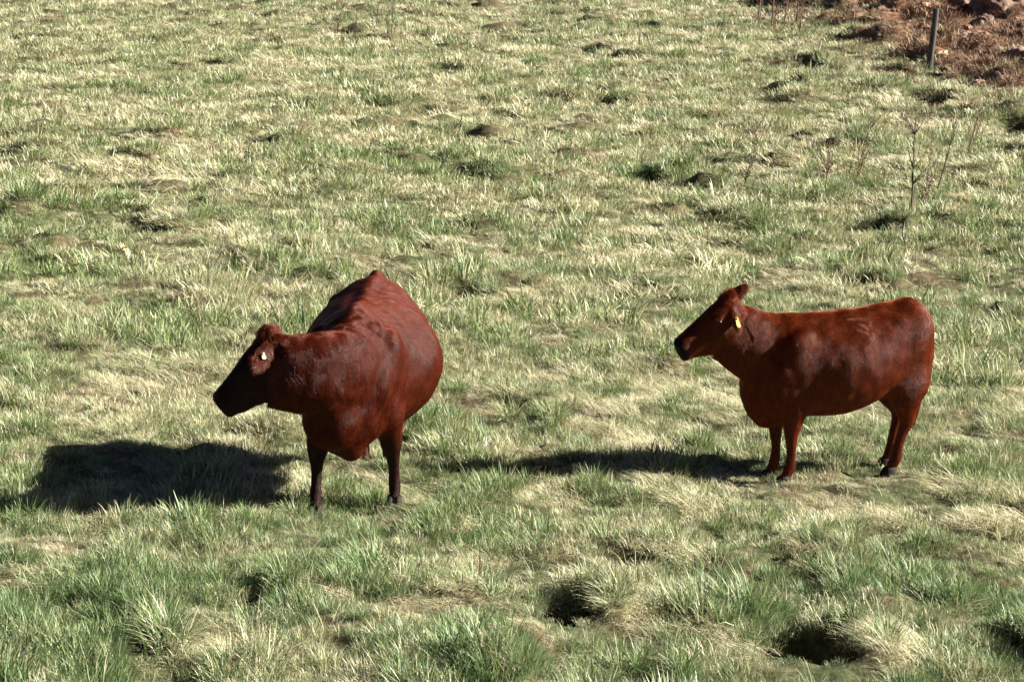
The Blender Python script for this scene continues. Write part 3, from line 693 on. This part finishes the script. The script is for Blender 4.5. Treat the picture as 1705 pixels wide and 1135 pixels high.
weed(1557, 335, 1.05, .22, .0, 2, 'thin dry weed stalk leaning right, just behind the tallest weed', 1, 12, .0105)
weed(1540, 352, .75, .08, .5, 3, 'short reddish weed with crumbly seed heads between the two taller stalks', 4, 9, .008, M_RSTALK)
weed(1255, 268, .9, .2, .3, 4, 'wispy reddish brown weed leaning right, straight above the head of the right animal', 4, 7, .007, M_RSTALK)
weed(1375, 315, .75, .15, 1.5, 5, 'low rusty weed clump with several fine stems above the back of the right animal', 6, 7, .007, M_RSTALK)
weed(1430, 300, .8, .2, .1, 7, 'thin brown weed stems just left of the tallest weed', 4, 6, .009, M_RSTALK)
weed(1610, 262, .8, .2, .1, 8, 'thin brown weed stems standing right of the tallest weed', 3, 6, .009, M_RSTALK)
weed(1238, 320, .7, .25, .2, 6, 'thin tan weed stems standing left of the rusty weed clump', 4, 5, .009)
for k, (px, py, h) in enumerate(((1262, 42, 1.3), (1285, 50, 1.1), (1305, 46, 1.5), (1325, 48, 1.2), (1330, 60, .9))):
    weed(px, py, h, .06, .3, 20 + k, 'tall brown weed stem at the left end of the bare earth bank', 3, 6, .016, M_RSTALK, 'weed stems along the left end of the earth bank')
for k, (px, py, h) in enumerate(((560, 62, .8), (590, 70, .7), (625, 60, .85), (650, 72, .7))):
    weed(px, py, h, .12, .3, 40 + k, 'sparse brown weed stem in the far pasture, up from the big cow', 4, 5, .012, M_STALK, 'weed stems in the far pasture')
# stones
def rock_mat(name, c):
    g = NT(name); tc = g.n('ShaderNodeTexCoord').outputs['Object']; n = g.noise(tc, 9, 7, .7)
    g.l(g.ramp(n, [(.3, tuple(v * .5 for v in c)), (.6, c), (.8, tuple(min(1, v * 1.35) for v in c))]), g.b.inputs['Base Color']); g.b.inputs['Roughness'].default_value = .9
    bp = g.n('ShaderNodeBump'); bp.inputs['Strength'].default_value = .8; bp.inputs['Distance'].default_value = .04; g.l(g.noise(tc, 14, 8, .7), bp.inputs['Height']); g.l(bp.outputs[0], g.b.inputs['Normal'])
    return g.m
MR1 = rock_mat('pale_stone', (.48, .44, .38)); MR2 = rock_mat('red_brown_stone', (.20, .11, .075)); MR3 = rock_mat('grey_stone', (.20, .13, .095))
def rock(px, py, r_, mat, seed, label, sink=.35, group=None, dz=0.):
    x, y = P(px, py); bm = bmesh.new(); bmesh.ops.create_icosphere(bm, subdivisions=5, radius=1)
    for v in bm.verts:
        d = v.co.normalized(); k = 1 + .32 * noise.fractal(d * 1.3 + Vector((seed, 0, 0)), 1., 2., 5)
        c = noise.cell(d * 1.6 + Vector((seed * 3, 1, 0))); k *= 1 - .12 * c
        v.co = Vector((d.x * r_[0], d.y * r_[1], d.z * r_[2])) * k
    o = bm_obj('stone' if max(r_) < .3 else 'boulder', bm, mat, None, smooth=True)
    o.location = (x, y, ground_h(x, y) + r_[2] * (.5 - sink) + dz); o.rotation_euler = (0, 0, seed); tag(o, label, 'stone' if max(r_) < .3 else 'boulder', group)
rock(404, 205, (.10, .08, .07), MR1, 1.2, 'small whitish stone in the grass up and left of the big cow')
rock(75, 222, (.11, .09, .08), MR1, 2.3, 'small whitish stone near the left edge of the far pasture')
rock(1425, 2, (1.1, .6, .30), MR1, 3.1, 'broad pale slab of rock lying on top of the earth bank, left of the post')
rock(1660, 45, (.9, .6, .45), MR2, 4.4, 'largest rounded red brown boulder on the earth bank, right of the post')
rock(1595, 38, (.4, .35, .28), MR2, 5.7, 'middle-sized rough brown boulder just right of the fence post')
rock(1695, 128, (.42, .35, .26), MR3, 7.9, 'rounded brown boulder at the right edge below the earth bank', .1)
rock(1340, 12, (.4, .35, .22), MR2, 9.1, 'flat brown boulder at the left end of the earth bank')

# standing clumps of grass that can be told apart
def tussock(px, py, args, label, sc=1.0, name='grass_tussock'):
    x, y = P(px, py); m_ = blades(*args); m_.materials.append(GM); m_.name = name
    o = bpy.data.objects.new(name, m_); COL.objects.link(o); o.location = (x, y, ground_h(x, y)); o.scale = (sc,) * 3
    tag(o, label, 'grass tussock')
tussock(885, 722, (150, .20, .12, .24, .004, .007, .1, 1.1, .9, -.1, .5, 1001), 'low grey green tussock in the open grass midway between the two animals')
tussock(1352, 128, (150, .34, .22, .42, .010, .018, .1, 1.0, .9, .0, .5, 1002), 'dark round tussock, upper of the two near the top, left of the fence post')
tussock(1300, 166, (160, .42, .22, .42, .010, .018, .1, 1.1, .9, .2, .7, 1003), 'dark edged tussock, lower of the two near the top, left of the fence post')
tussock(1472, 398, (110, .16, .18, .32, .008, .013, .1, 1.1, 1.0, -.4, .1, 1004), 'bright green leafy tussock at the foot of the tallest weed')
tussock(1180, 948, (170, .22, .18, .34, .005, .008, .05, .8, 1.0, -.4, .2, 1005), 'long blue green tussock in the foreground below the smaller animal')
tussock(800, 985, (150, .18, .22, .40, .005, .009, .1, 1.0, 1.1, -.2, .5, 1006), 'tall spiky green tussock at the bottom centre, left of the dark hollow')
tussock(285, 1095, (120, .15, .22, .40, .005, .009, .2, 1.2, 1.1, .0, .7, 1007), 'spreading spiky tussock with pale blades at the bottom left')
tussock(748, 186, (160, .34, .16, .34, .010, .016, .9, 1.4, .5, 1.0, 1.4, 1008), 'bleached straw coloured clump in the far pasture, straight above the big cow', 1.0, 'dead_grass_clump')
tussock(1560, 1010, (170, .26, .16, .32, .004, .007, .8, 1.35, .6, .8, 1.4, 1009), 'pale matted straw clump at the lower right, right of the biggest hollow', 1.0, 'dead_grass_clump')
tussock(600, 1010, (190, .26, .16, .30, .004, .007, .8, 1.4, .6, .8, 1.4, 1010), 'pale flattened straw clump in the foreground below the big cow', 1.0, 'dead_grass_clump')
tussock(1505, 165, (160, .42, .22, .40, .010, .018, .1, 1.1, .9, .1, .6, 1011), 'shaggy tussock with a dark foot just below the fence post')
